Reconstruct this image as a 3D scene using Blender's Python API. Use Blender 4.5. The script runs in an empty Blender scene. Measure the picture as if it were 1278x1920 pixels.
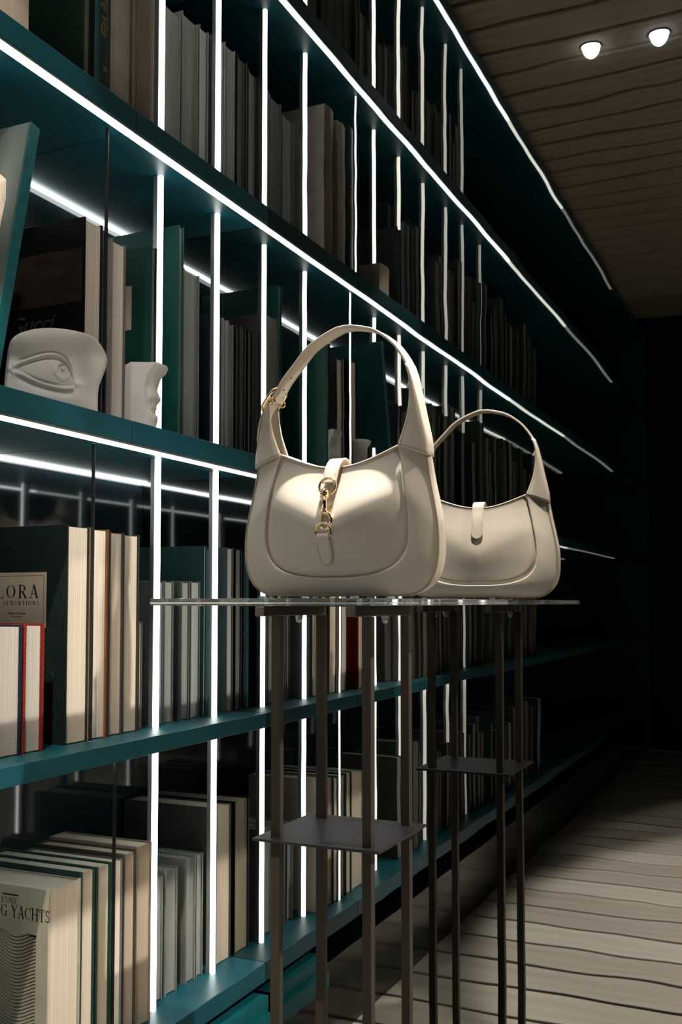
import bpy, bmesh, math, random
from mathutils import Vector, Matrix
random.seed(4)
scene = bpy.context.scene
COL = scene.collection
PI = math.pi
ZO = 0.86                      # camera height above the floor

# ------------------------------------------------------------------ camera
cam_d = bpy.data.cameras.new('camera')
cam = bpy.data.objects.new('camera', cam_d); COL.objects.link(cam)
cam_d.sensor_fit = 'VERTICAL'; cam_d.sensor_height = 36.0
cam_d.lens = 1900.0 / 1920.0 * 36.0
cam_d.shift_y = 70.0 / 1920.0
cam_d.clip_start = 0.02; cam_d.clip_end = 60
cam.location = (0, 0, ZO)
cam.rotation_euler = (math.radians(93.0), 0, math.radians(24.448))
scene.camera = cam
# ------------------------------------------------------------------ world
w = bpy.data.worlds.new('world'); scene.world = w; w.use_nodes = True
w.node_tree.nodes['Background'].inputs[0].default_value = (0.5, 0.6, 0.8, 1)
w.node_tree.nodes['Background'].inputs[1].default_value = 0.02
scene.view_settings.view_transform = 'Standard'
scene.view_settings.look = 'None'
scene.view_settings.exposure = 0.0
scene.view_settings.gamma = 1.0
scene.view_settings.use_curve_mapping = False

def spot(name, loc, target, power, size, blend=0.4, col=(1, .86, .7), radius=.02):
    d = bpy.data.lights.new(name, 'SPOT'); d.energy = power; d.spot_size = math.radians(size)
    d.spot_blend = blend; d.color = col; d.shadow_soft_size = radius
    o = bpy.data.objects.new(name, d); COL.objects.link(o); o.location = loc
    o.rotation_euler = (Vector(target) - Vector(loc)).to_track_quat('-Z', 'Y').to_euler()
    return o
BAG = Vector((-.542, 1.192, ZO + .0072))
LAMPS = [(-.536, .033), (-.344, .021)]
LZ = ZO + 1.62
spot('spot_beam', (-.536, .033, LZ - .03), BAG + Vector((0, 0, .10)), 2, 17, .5, (1, .93, .86), .028)
spot('spot_beam', (-.344, .021, LZ - .03), (-.86, .99, ZO - .30), 140, 19, .2, (1, .87, .72), .02)
spot('spot_beam', (-.10, .30, LZ - .03), (-.89, 1.0, ZO + .42), 44, 14, .3, (1, .92, .84), .02)  # added unseen spot, brightens the plaster eye and second row
spot('spot_beam', (-.56, .96, LZ - .03), BAG + Vector((0, 0, .12)), 56, 15, .5, (1, .95, .90), .09)  # added overhead spot out of view, shapes the bright V on the bag
spot('spot_beam', (1.40, 1.32, LZ - .03), (-.55, 1.20, ZO - .22), 270, 27, .6, (1, .93, .84), .04)  # added spot off to the right for the leg sides and bag gusset
spot('spot_beam', (-.42, 1.47, LZ - .03), BAG + Vector((0, .03, .05)), 720, 13, .5, (1, .94, .88), .03)  # added spot beside the mirror so the bag's reflected back is bright
spot('spot_beam', (.30, .70, LZ - .03), (.86, .30, 0), 640, 74, .12, (1, .90, .80), .05)
spot('spot_beam', (.10, -1.1, LZ - .03), (.75, -.8, 0), 95, 70, .2, (1, .88, .78), .05)

# ------------------------------------------------------------------ materials
def mat(name, col, rough=.5, metal=0., spec=.5, noise=None, bump=None, emit=None, trans=0., coat=0., ior=1.45):
    m = bpy.data.materials.new(name); m.use_nodes = True
    nt = m.node_tree; b = nt.nodes['Principled BSDF']
    b.inputs['Base Color'].default_value = (*col, 1)
    b.inputs['Roughness'].default_value = rough
    b.inputs['Metallic'].default_value = metal
    b.inputs['Specular IOR Level'].default_value = spec
    b.inputs['Transmission Weight'].default_value = trans
    b.inputs['Coat Weight'].default_value = coat
    b.inputs['IOR'].default_value = ior
    if emit:
        b.inputs['Emission Color'].default_value = (*emit[0], 1)
        b.inputs['Emission Strength'].default_value = emit[1]
    if noise or bump:
        tc = nt.nodes.new('ShaderNodeTexCoord')
    if noise:      # (scale3, amount, detail)
        mp = nt.nodes.new('ShaderNodeMapping'); mp.inputs['Scale'].default_value = noise[0]
        nt.links.new(tc.outputs['Object'], mp.inputs[0])
        n = nt.nodes.new('ShaderNodeTexNoise'); n.inputs['Scale'].default_value = 1.0
        n.inputs['Detail'].default_value = noise[2] if len(noise) > 2 else 3
        nt.links.new(mp.outputs[0], n.inputs['Vector'])
        r = nt.nodes.new('ShaderNodeValToRGB')
        a = noise[1]
        r.color_ramp.elements[0].position = .3; r.color_ramp.elements[1].position = .7
        r.color_ramp.elements[0].color = (*[max(0, c * (1 - a)) for c in col], 1)
        r.color_ramp.elements[1].color = (*[min(1, c * (1 + a)) for c in col], 1)
        nt.links.new(n.outputs[0], r.inputs[0]); nt.links.new(r.outputs[0], b.inputs['Base Color'])
    if bump:       # (scale3, strength, distance)
        mp2 = nt.nodes.new('ShaderNodeMapping'); mp2.inputs['Scale'].default_value = bump[0]
        nt.links.new(tc.outputs['Object'], mp2.inputs[0])
        n2 = nt.nodes.new('ShaderNodeTexNoise'); n2.inputs['Scale'].default_value = 1.0; n2.inputs['Detail'].default_value = 2
        nt.links.new(mp2.outputs[0], n2.inputs['Vector'])
        bp = nt.nodes.new('ShaderNodeBump'); bp.inputs['Strength'].default_value = bump[1]; bp.inputs['Distance'].default_value = bump[2]
        nt.links.new(n2.outputs[0], bp.inputs['Height']); nt.links.new(bp.outputs[0], b.inputs['Normal'])
    return m
M = {}
M['teal'] = mat('teal_lacquer', (.005, .068, .092), .42, noise=((9, 9, 9), .12), bump=((400, 400, 400), .05, .0003))
M['mirror'] = mat('smoked_mirror', (.36, .36, .345), .012, 1.0, bump=((3.2, 1, 5.5), 1.0, .00042))
M['backglass'] = mat('dark_back_glass', (.012, .022, .028), .06, 0, .8, noise=((3, 3, 3), .3))
M['plinth'] = mat('black_gloss', (.004, .005, .005), .12, 0, .7)
M['led'] = mat('led_diffuser', (.9, .9, .9), .5, emit=((.90, 1., 1.), 6.5))
M['led_v'] = mat('led_tube', (.9, .9, .9), .5, emit=((.95, 1., .98), 6))
M['led_fade'] = [mat('led_tube_fade', (.9, .9, .9), .5, emit=((1., .97, .88), e)) for e in (3.6, 2.3, 1.5, 1.0, .65, .45, .35)]  # glow lowered step by step so the reflected posts fade with distance
M['channel'] = mat('aluminium_channel', (.42, .45, .45), .35, .8)
M['channel_dark'] = mat('black_channel', (.01, .01, .011), .5)
M['acrylic'] = mat('clear_acrylic', (.92, .95, .95), .02, trans=.94, ior=1.49)
M['steel'] = mat('blackened_bronze', (.055, .047, .038), .5, 0, .15, noise=((30, 30, 6), .15))
M['brushed'] = mat('brushed_metal', (.26, .24, .21), .38, 1.0)
M['plate'] = mat('dark_steel_plate', (.050, .047, .052), .42, .6, noise=((30, 30, 30), .15))
M['leather'] = mat('ivory_leather', (.50, .440, .362), .38, 0, .5, bump=((900, 900, 900), .06, .0003))
M['leather_edge'] = mat('ivory_leather_edge', (.34, .28, .21), .5)
M['lining'] = mat('beige_suede', (.38, .31, .23), .85)
M['thread'] = mat('thread', (.20, .165, .125), .8)
M['gold'] = mat('pale_gold', (.90, .68, .40), .12, 1.0)
M['plaster'] = mat('white_plaster', (.60, .585, .55), .65, 0, .3, noise=((30, 30, 30), .05))
M['ceiling'] = mat('ceiling_paint', (.34, .30, .24), .8)
M['beam'] = mat('ceiling_slat', (.46, .40, .32), .75, noise=((3, 40, 3), .15))
M['wall'] = mat('black_wall', (.006, .006, .006), .7)
M['floor_gap'] = mat('floor_joint', (.012, .012, .01), .9)
M['black'] = mat('black_plastic', (.01, .01, .01), .4)
M['spot_on'] = mat('spot_lens', (.9, .9, .9), .4, emit=((1., .98, .92), 9))
M['spot_cool'] = mat('spot_lens_cool', (.9, .9, .9), .4, emit=((.75, .85, 1.), 9))
def plank_mat(i):
    c = random.uniform(.85, 1.12); k = .36 * c
    return mat('floor_plank', (k, k * random.uniform(.93, .97), k * random.uniform(.80, .88)), .38, 0, .4,
               noise=((1.6, 30, 2), .14, 6))
M['planks'] = [plank_mat(i) for i in range(5)]
PAGE = {}
def page(c, key):
    if key not in PAGE:
        PAGE[key] = mat('page_edges', c, .8, 0, .2, noise=((6, 1100, 3), .16, 2), bump=((4, 1500, 2), .35, .0006))
    return PAGE[key]
P_CREAM = ((.68, .60, .49), 'cream'); P_WHITE = ((.48, .45, .40), 'white'); P_TAN = ((.50, .42, .32), 'tan'); P_GREY = ((.25, .26, .24), 'grey'); P_DIM = ((.20, .21, .20), 'dim')  # grey and dim: pages toned down to stand in for weaker light
CV = {}
def cover(c, rough=.5, key=None, sp=.4, am=.15):
    k = (tuple(c), rough)
    if k not in CV:
        CV[k] = mat('book_cloth', c, rough, 0, sp, noise=((25, 25, 25), am), bump=((500, 500, 500), .15, .0004))
    return CV[k]

# ------------------------------------------------------------------ mesh helpers
def link(name, bm, m, parent=None, loc=None, smooth=False, bevel=0, segs=2, recalc=True):
    if recalc: bmesh.ops.recalc_face_normals(bm, faces=bm.faces[:])
    me = bpy.data.meshes.new(name); bm.to_mesh(me); bm.free()
    if m: me.materials.append(m)
    if smooth:
        for p in me.polygons: p.use_smooth = True
    o = bpy.data.objects.new(name, me); COL.objects.link(o)
    if parent: o.parent = parent
    if loc is not None: o.location = loc
    if bevel:
        b = o.modifiers.new('bevel', 'BEVEL'); b.width = bevel; b.segments = segs; b.limit_method = 'ANGLE'
    return o
def box(bm, x0, x1, y0, y1, z0, z1):
    vs = [bm.verts.new((x, y, z)) for x in (x0, x1) for y in (y0, y1) for z in (z0, z1)]
    for f in ((0, 1, 3, 2), (4, 6, 7, 5), (0, 4, 5, 1), (2, 3, 7, 6), (0, 2, 6, 4), (1, 5, 7, 3)):
        bm.faces.new([vs[i] for i in f])
def boxo(name, dims, m, parent=None, bevel=0, loc=None):
    bm = bmesh.new(); box(bm, *dims); return link(name, bm, m, parent, loc, bevel=bevel)
def cyl(bm, p0, p1, r0, r1=None, n=20, caps=True):
    p0 = Vector(p0); p1 = Vector(p1); r1 = r0 if r1 is None else r1
    d = (p1 - p0).normalized(); a = d.orthogonal().normalized(); b = d.cross(a)
    A = [bm.verts.new(p0 + (a * math.cos(t) + b * math.sin(t)) * r0) for t in [2 * PI * i / n for i in range(n)]]
    B = [bm.verts.new(p1 + (a * math.cos(t) + b * math.sin(t)) * r1) for t in [2 * PI * i / n for i in range(n)]]
    for i in range(n): bm.faces.new((A[i], A[(i + 1) % n], B[(i + 1) % n], B[i]))
    if caps: bm.faces.new(A[::-1]); bm.faces.new(B)
def lathe(bm, prof, n=28, base=(0, 0, 0)):
    base = Vector(base); rings = []
    for r, z in prof:
        rings.append([bm.verts.new(base + Vector((r * math.cos(2 * PI * i / n), r * math.sin(2 * PI * i / n), z))) for i in range(n)])
    for a, b in zip(rings, rings[1:]):
        for i in range(n): bm.faces.new((a[i], a[(i + 1) % n], b[(i + 1) % n], b[i]))
    bm.faces.new(rings[0][::-1]); bm.faces.new(rings[-1])
def tube(bm, pts, r, n=8, closed=False, rf=None):
    pts = [Vector(p) for p in pts]; N = len(pts); rings = []
    prev = None
    for i, p in enumerate(pts):
        if closed: d = pts[(i + 1) % N] - pts[i - 1]
        else: d = pts[min(i + 1, N - 1)] - pts[max(i - 1, 0)]
        d.normalize()
        a = d.orthogonal().normalized() if prev is None else (prev - d * prev.dot(d)).normalized()
        prev = a; b = d.cross(a); rr = r if rf is None else rf(i / (N - 1)) * r
        rings.append([bm.verts.new(p + (a * math.cos(2 * PI * k / n) + b * math.sin(2 * PI * k / n)) * rr) for k in range(n)])
    m = N if closed else N - 1
    for i in range(m):
        A = rings[i]; B = rings[(i + 1) % N]
        for k in range(n): bm.faces.new((A[k], A[(k + 1) % n], B[(k + 1) % n], B[k]))
    if not closed: bm.faces.new(rings[0][::-1]); bm.faces.new(rings[-1])
def catmull(pts, n, closed=False):
    pts = [Vector(p) for p in pts]; N = len(pts); out = []
    segs = N if closed else N - 1
    g = lambda i: pts[i % N] if closed else pts[max(0, min(N - 1, i))]
    for s in range(segs):
        p0, p1, p2, p3 = g(s - 1), g(s), g(s + 1), g(s + 2)
        for k in range(12):
            t = k / 12
            out.append(.5 * ((2 * p1) + (p2 - p0) * t + (2 * p0 - 5 * p1 + 4 * p2 - p3) * t * t + (3 * p1 - p0 - 3 * p2 + p3) * t ** 3))
    if not closed: out.append(pts[-1])
    return resample(out, n, closed)
def resample(pts, n, closed=False):
    P = pts + [pts[0]] if closed else pts
    L = [0]
    for a, b in zip(P, P[1:]): L.append(L[-1] + (b - a).length)
    out = []; j = 0
    m = n if closed else n - 1
    for i in range(n):
        t = L[-1] * i / m
        while j < len(L) - 2 and L[j + 1] < t: j += 1
        u = (t - L[j]) / max(1e-9, L[j + 1] - L[j]); out.append(P[j].lerp(P[j + 1], min(1, u)))
    return out
def grid_faces(bm, rows, closed=False):
    for a, b in zip(rows, rows[1:]):
        n = len(a); m = n if closed else n - 1
        for i in range(m): bm.faces.new((a[i], a[(i + 1) % n], b[(i + 1) % n], b[i]))
def poly_prism(bm, pts, d0, d1):      # polygon in local x,z extruded along y
    A = [bm.verts.new((x, d0, z)) for x, z in pts]; B = [bm.verts.new((x, d1, z)) for x, z in pts]
    bm.faces.new(A); bm.faces.new(B[::-1]); n = len(pts)
    for i in range(n): bm.faces.new((A[i], B[i], B[(i + 1) % n], A[(i + 1) % n]))
def empty(name, loc, rz=0):
    o = bpy.data.objects.new(name, None); COL.objects.link(o); o.location = loc; o.rotation_euler = (0, 0, rz)
    o.empty_display_size = .05; return o
def tag(o, label=None, cat=None, group=None, kind=None):
    if label: o['label'] = label
    if cat: o['category'] = cat
    if group: o['group'] = group
    if kind: o['kind'] = kind
    return o

# ------------------------------------------------------------------ room
YM = 1.5042            # mirror plane
XS = -.82              # shelf fronts
XB = -1.075            # back panel
tag(boxo('wall_end', (XB - .03, 2.6, YM, YM + .03, 0, 2.62), M['mirror']), 'dark mirror wall at the end of the bookcase', None, None, 'structure')
tag(boxo('wall_left', (XB - .08, XB - .03, -3.2, YM + .03, 0, 2.62), M['wall']), 'black wall behind the bookcase', kind='structure')
tag(boxo('wall_right', (2.6, 2.66, -3.2, YM, 0, 2.62), M['wall']), 'black wall across the room, seen only in the mirror', kind='structure')
tag(boxo('wall_back', (XB - .03, 2.6, -3.26, -3.2, 0, 2.62), M['wall']), 'black wall behind the camera, seen only in the mirror', kind='structure')
ceil = tag(boxo('ceiling', (XB - .03, 2.6, -3.2, YM, ZO + 1.70, ZO + 1.76), M['ceiling']), 'dim brown slatted ceiling seen in the mirror', kind='structure')
beam_me = None
for i in range(30):
    y = 1.40 - i * .135
    if beam_me is None:
        bm = bmesh.new(); box(bm, -.9, 2.55, -.058, .058, 0, .05); b0 = link('slat', bm, M['beam'], ceil, (0, y, ZO + 1.65), bevel=.004); beam_me = b0.data
    else:
        b = b0.copy(); COL.objects.link(b); b.location = (0, y, ZO + 1.65); b.parent = ceil
floor = tag(boxo('floor', (XB - .03, 2.6, -3.2, YM, -.05, -.012), M['floor_gap']), 'warm grey plank floor crossed by dark joints', kind='structure')
for i in range(30):
    y = 1.502 - .130 - i * .156
    bm = bmesh.new(); box(bm, -1.0, 2.59, 0, .140, -.012, 0)
    link('plank', bm, M['planks'][(i * 3 + i // 4) % 5], floor, (0, y, random.uniform(-.0008, .0004)), bevel=.002)

# ------------------------------------------------------------------ bookcase
BY0 = -3.15
case = empty('bookcase', (XS, 0, 0)); tag(case, 'teal lacquered wall bookcase with thin white light strips running beside the mirror', 'bookcase')
def part(name, dims, m, bevel=0, parent=case):
    bm = bmesh.new(); x0, x1, y0, y1, z0, z1 = dims
    cx = (x0 + x1) / 2; cy = (y0 + y1) / 2; cz = (z0 + z1) / 2
    box(bm, x0 - cx, x1 - cx, y0 - cy, y1 - cy, z0 - cz, z1 - cz)
    o = link(name, bm, m, parent, bevel=bevel)
    o.location = (cx, cy, cz) if parent is None else Vector((cx, cy, cz)) - PW[parent.name]
    return o
PW = {case.name: Vector((XS, 0, 0))}
TOPS = {'F': 1.583, 'E': 1.117, 'A': .678, 'B': .246, 'C': -.185, 'D': -.594}
SH = .031
SEG = ((-3.15, -2.0, None), (-1.9985, -.92, .3), (-.9185, -.10, 1.8), (-.0985, 1.1222, 6.5), (1.1237, YM - .0005, 6.5))
SM = {6.5: M['led'], None: M['channel_dark']}
for q in (.3, 1.8): SM[q] = mat('led_diffuser_fade', (.9, .9, .9), .5, emit=((.97, 1., .92), q))  # weaker glow imitates the reflected strips fading away
for k, z in TOPS.items():
    th = .024 if k == 'C' else SH
    for y0, y1, _ in SEG:
        part('shelf_board', (XB, XS, y0, y1, ZO + z - th, ZO + z), M['teal'], .0012)
    zb = ZO + z - th
    # front light strip in its channel, and the thinner one along the back edge
    xs, zs = (XS, zb) if k not in 'CD' else (XS - .03, zb)
    for y0, y1, q in SEG:
        ch = part('strip_channel', (xs - .0155, xs - .0015, y0, y1, zs - .003, zs), M['channel'])
        if k == 'D': continue
        part('light_strip', (xs - .0125, xs - .0035, y0 + .0006, y1 - .0006, zs - .0062, zs - .003), SM[q])
        if k in 'BA': part('light_strip', (XB + .003, XB + .010, y0 + .0006, y1 - .0006, zb - .005, zb), SM[q] if q != 6.5 else M['led_v'])
for y0, y1, _ in SEG:
    part('back_panel', (XB - .02, XB, y0, y1, ZO - .70, ZO + 1.583), M['backglass'])
part('plinth', (XB, XS - .035, BY0, YM - .0005, .0, ZO - .70), M['plinth'])
part('side_panel', (XB - .02, XS, BY0 - .02, BY0, 0, ZO + 1.583), M['teal'])
# vertical light posts
BAYS = [('D', 'C', .024), ('C', 'B', SH), ('B', 'A', SH), ('A', 'E', SH), ('E', 'F', SH)]
TW = .0028
def post(y, x, z0, z1, lm, hidden=False, wide=.0060):
    if hidden:      # added tape that makes a reflected post line, backed by a black channel
        ch = part('added_tape_channel', (x - TW, x + .001, y - .0010, y, z0, z1), M['channel_dark'])
        part('added_tape_channel', (x + .001, x + .0016, y - .0010, y + .0013, z0, z1), M['channel_dark'])
        part('added_tape', (x - TW, x + .001, y, y + .001, z0, z1), lm)
        return
    part('light_post', (x - wide / 2, x + wide / 2, y - wide / 2, y + wide / 2, z0, z1), lm)
    part('post_channel', (x - wide / 2 - .007, x - wide / 2, y - .0045, y + .0045, z0, z1), M['channel'])
for lo, hi, th in BAYS:
    z0 = ZO + TOPS[lo] + .0003; z1 = ZO + TOPS[hi] - th - .0003
    for y in (1.2595, 1.4235): post(y, -.873, z0, z1, M['led_v'])
    for i, y in enumerate((.905, .747, .578, .395, .244, .07)):
        if lo in 'DE' and i > 4: continue
        post(y, -.873, z0, z1, M['led_fade'][min(i + (lo == 'D'), 6)])
for lo, hi, th, y, x in (('A', 'E', SH, 1.0640, -.848), ('B', 'A', SH, 1.0958, -.847), ('C', 'B', SH, 1.1021, -.868), ('D', 'C', .024, 1.1369, -.853)):
    post(y, x, ZO + TOPS[lo] + .0003, ZO + TOPS[hi] - th - .0003, M['led_v'], True)  # added tapes, hidden from the camera and seen as a mirror line

# ------------------------------------------------------------------ books
def book(lev, y0, y1, H, xf, cov, pg, label, depth=.19, style='pages', group=None, name='book', rough=.5, board=.0022, cat='book', lift=0.0):
    x0 = max(xf - depth, XB + .006); z = ZO + TOPS[lev] + lift
    r = empty(name, (xf, (y0 + y1) / 2, z)); PW[r.name] = Vector(r.location)
    tag(r, label, cat, group)
    cm = cov if isinstance(cov, bpy.types.Material) else cover(cov, rough)
    h = (y1 - y0) / 2; dx = xf - x0; t = board
    if h < .006: t = .0012
    bm = bmesh.new()
    if style == 'pages':
        box(bm, -dx, 0, -h, -h + t, 0, H); box(bm, -dx, 0, h - t, h, 0, H); box(bm, -dx, -dx + t, -h + t, h - t, 0, H)
        link('cover', bm, cm, r, bevel=.0005, recalc=True)
        bm = bmesh.new(); n = 5 if h > .005 else 1
        e = .0024; px = -.003
        w0 = -h + t + .0002; w1 = h - t - .0002
        # slightly concave fore edge
        prof = []
        for i in range(n + 1):
            u = i / n; prof.append((px - .0012 * (1 - (2 * u - 1) ** 2), w0 + (w1 - w0) * u))
        prof += [(-dx + t + .001, w1), (-dx + t + .001, w0)]
        A = [bm.verts.new((a, b, e * .6)) for a, b in prof]; B = [bm.verts.new((a, b, H - e)) for a, b in prof]
        bm.faces.new(A[::-1]); bm.faces.new(B)
        for i in range(len(prof)): bm.faces.new((A[i], A[(i + 1) % len(prof)], B[(i + 1) % len(prof)], B[i]))
        link('page_block', bm, page(*pg), r)
    else:           # spine outwards
        A = []; prof = [(-dx, -h), (-.004, -h)]
        for i in range(7):
            u = i / 6; prof.append((-.004 + .004 * math.sin(PI * u) + (.0 if 0 < i < 6 else 0), -h + 2 * h * u))
        prof += [(-.004, h), (-dx, h)]
        prof = [p for i, p in enumerate(prof) if i == 0 or (Vector(p) - Vector(prof[i - 1])).length > 1e-5]
        prof += [(-dx, h - t), (-.006, h - t), (-.006, -h + t), (-dx, -h + t)]
        A = [bm.verts.new((a, b, 0)) for a, b in prof]; B = [bm.verts.new((a, b, H)) for a, b in prof]
        bm.faces.new(A[::-1]); bm.faces.new(B)
        for i in range(len(prof)): bm.faces.new((A[i], A[(i + 1) % len(prof)], B[(i + 1) % len(prof)], B[i]))
        link('cover', bm, cm, r)
        bm = bmesh.new(); box(bm, -dx + .003, -.0065, -h + t + .0002, h - t - .0002, .002, H - .003)
        link('page_block', bm, page(*pg), r)
    return r

TEALC = (.010, .12, .125); DK = (.006, .016, .016); BLK = (.004, .0035, .0035); NAVY = (.008, .014, .035); GRN = (.006, .05, .028)
BRN = (.16, .065, .02); RED = (.20, .012, .010); IVY = (.47, .45, .36); GREY = (.09, .10, .10); DKGREEN = (.010, .034, .020)
PALE = (.42, .41, .37)
B = {}
# top row (above the highest lit edge)
B['box'] = book('A', .880, .938, .082, -.842, (.62, .52, .42), P_TAN, 'cream rounded slipcase standing low at the left end of the top row', .16, 'spine')
B['gr'] = book('A', 1.0462, 1.0625, .330, -.850, DKGREEN, P_DIM, 'tall dark green mottled book facing out, in the top row', .22)
B['dv'] = book('A', 1.0660, 1.1079, .330, -.850, (.010, .034, .036), P_DIM, 'dark teal book with gold script down its spine, top row', .20, 'spine')
B['ws'] = book('A', 1.1085, 1.1525, .318, -.850, (.40, .38, .33), P_GREY, 'pale grey book right of the teal book with gold script', .20, 'spine')
B['dr'] = book('A', 1.1555, 1.1668, .270, -.850, (.26, .25, .22), P_GREY, 'slim grey book between the pale grey and the tan book, top row', .18)
B['tn'] = book('A', 1.1700, 1.2120, .325, -.850, (.24, .20, .155), P_TAN, 'tan book just left of the first light post, top row', .18, 'spine')
for i, (a, b, h) in enumerate(((1.2836, 1.3300, .260), (1.3345, 1.3805, .273), (1.3845, 1.4130, .277), (1.4260, 1.4605, .282), (1.4655, 1.5005, .289))):  # greyed books: dim light and ghosting put into the colours
    book('A', a, b, h, -.886, (.17, .17, .155), P_GREY, ['grey book with pale pages right of the first light post, top row', 'thick grey book second right of the first light post, top row', 'narrow grey book third right of the first light post, top row', 'grey book just right of the second light post, top row', 'tallest grey book against the mirror, top row'][i], .17)
# second row
zB = TOPS['B']
B['gu'] = book('B', 1.055, 1.0925, .263, -.850, BLK, P_WHITE, 'large black book facing out behind the plaster eye', .17, rough=.3)
B['nv'] = book('B', 1.0975, 1.1165, .258, -.858, NAVY, P_DIM, 'navy book right of the large black book', .16, 'spine')
B['w2'] = book('B', 1.1180, 1.1500, .255, -.854, (.10, .08, .07), P_WHITE, 'dark covered book with white pages right of the navy book', .16)
B['pk'] = book('B', 1.1990, 1.2130, .270, -.846, (.007, .062, .050), P_GREY, 'green book carrying a pink ghost reflection, behind the profile fragment', .15, 'pages')
B['t1'] = book('B', 1.3300, 1.3440, .352, -.886, (.010, .085, .075), P_GREY, 'tallest teal green book right of the first light post, second row', .17, 'pages')  # tall teal ghost reflection in the glass, built as a solid book
B['g1'] = book('B', 1.3450, 1.3900, .287, -.886, (.16, .155, .14), P_GREY, 'thick book with grey pages between the two light posts, second row', .17)
B['n2'] = book('B', 1.4405, 1.4575, .239, -.886, (.012, .03, .045), P_DIM, 'dark book right of the second light post, second row', .17)
B['g2'] = book('B', 1.4665, 1.4840, .238, -.886, (.15, .16, .15), P_GREY, 'thin grey book beside the mirror, second row', .17)
B['g3'] = book('B', 1.4850, 1.5005, .234, -.886, (.12, .13, .13), P_GREY, 'thin grey book touching the mirror, second row', .17)
# third row
B['r0'] = book('C', .925, .9700, .1575, -.868, NAVY, P_WHITE, 'short navy book at the left end of the third row', .16, board=.0035)
B['rd'] = book('C', .9725, 1.0095, .158, -.868, RED, P_WHITE, 'short red patterned book before the big dark floral book', .16, board=.0045)
B['fl'] = book('C', 1.0560, 1.1012, .287, -.872, (.010, .020, .019), P_CREAM, 'big dark green book facing out with a beige title label', .195, rough=.45)
B['fb'] = book('C', 1.1033, 1.1455, .286, -.874, BRN, P_CREAM, 'book with a brown cover right of the dark titled book', .18, board=.0045)
B['fc'] = book('C', 1.1490, 1.1805, .284, -.875, (.05, .045, .04), P_CREAM, 'cream paged book right of the brown covered book', .18)
B['fd'] = book('C', 1.1820, 1.2190, .283, -.876, (.03, .028, .026), P_CREAM, 'cream paged book just left of the first light post, third row', .18)
B['st'] = book('C', 1.2250, 1.2325, .157, -.879, (.10, .10, .09), P_CREAM, 'thin short booklet beside the first light post, third row', .12)
for i, (a, b, h) in enumerate(((1.2895, 1.3005, .217), (1.3035, 1.3280, .218), (1.3505, 1.3735, .218), (1.3770, 1.4045, .219))):  # grey tones imitate dim, ghosted books
    book('C', a, b, h, -.889, (.10, .11, .105), P_GREY, ['thin grey book right of the first light post, third row', 'thicker grey book second right of the first light post, third row', 'grey book standing after the dark gap, third row', 'grey book before the tall dark teal book, third row'][i], .16)
B['tl'] = book('C', 1.4070, 1.4155, .277, -.884, (.008, .045, .045), P_GREY, 'tall dark teal book facing out near the second light post, third row', .18)
B['tm'] = book('C', 1.4340, 1.4520, .272, -.892, (.010, .05, .06), P_DIM, 'teal blue book right of the second light post, third row', .17, 'spine')
B['tn3'] = book('C', 1.4790, 1.5005, .278, -.884, (.03, .05, .05), P_GREY, 'tall grey paged book touching the mirror, third row', .17)
# fourth row
XD = -.856
B['ya'] = book('D', 1.0100, 1.0722, .238, XD, IVY, P_CREAM, 'ivory book facing out with a brown wave print on its cover', .185, rough=.6)
B['y2'] = book('D', 1.0733, 1.1008, .245, XD, (.02, .05, .05), P_CREAM, 'cream paged book directly behind the ivory wave book', .185)
B['y3'] = book('D', 1.1040, 1.1357, .244, XD, (.010, .06, .032), P_CREAM, 'book with a bright green cover behind the ivory wave book', .185, board=.0035)
B['y4'] = book('D', 1.1381, 1.1610, .243, XD, (.10, .095, .085), P_CREAM, 'cream paged book right of the green covered book', .155)
B['y5'] = book('D', 1.1632, 1.1912, .248, XD, (.05, .045, .04), P_TAN, 'tan paged book second right of the green covered book', .155)
B['y6'] = book('D', 1.1925, 1.2283, .252, XD, (.24, .20, .15), P_TAN, 'tan paged book just left of the first light post, fourth row', .155)
for i, (a, b, h) in enumerate(((1.2800, 1.3016, .182), (1.3100, 1.3405, .187), (1.3655, 1.3920, .192), (1.3950, 1.4140, .192))):  # weak light and ghosting carried by the grey colours
    book('D', a, b, h, -.886, (.20, .21, .195), P_GREY, ['short grey book right of the first light post, fourth row', 'grey book second right of the first light post, fourth row', 'wider grey book before the second light post, fourth row', 'grey book just left of the second light post, fourth row'][i], .16)
B['ga'] = book('D', 1.4500, 1.4980, .256, -.884, (.035, .038, .032), P_TAN, 'tall dark book with warm cream pages beside the mirror, fourth row', .185)
# flat teal books under the lowest shelf
for i, (z0, th, x1) in enumerate(((-.6985, .028, -.800), (-.670, .026, -.812))):
    r = empty('book', (-.90, 1.40, ZO + z0)); tag(r, ['teal book lying flat at the bottom of the low stack', 'teal book lying flat on top of the low stack'][i], 'book', None)
    bm = bmesh.new(); dx = x1 + .90
    box(bm, -.11, dx, -.10, .098, 0, .002); box(bm, -.11, dx, -.10, .098, th - .002, th); box(bm, dx - .002, dx, -.10, .098, .002, th - .002)
    link('cover', bm, cover((.006, .10, .115), .4), r)
    bm = bmesh.new(); box(bm, -.108, dx - .0025, -.098, .096, .0022, th - .0022); link('page_block', bm, page((.05, .09, .03), 'green'), r)
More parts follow.
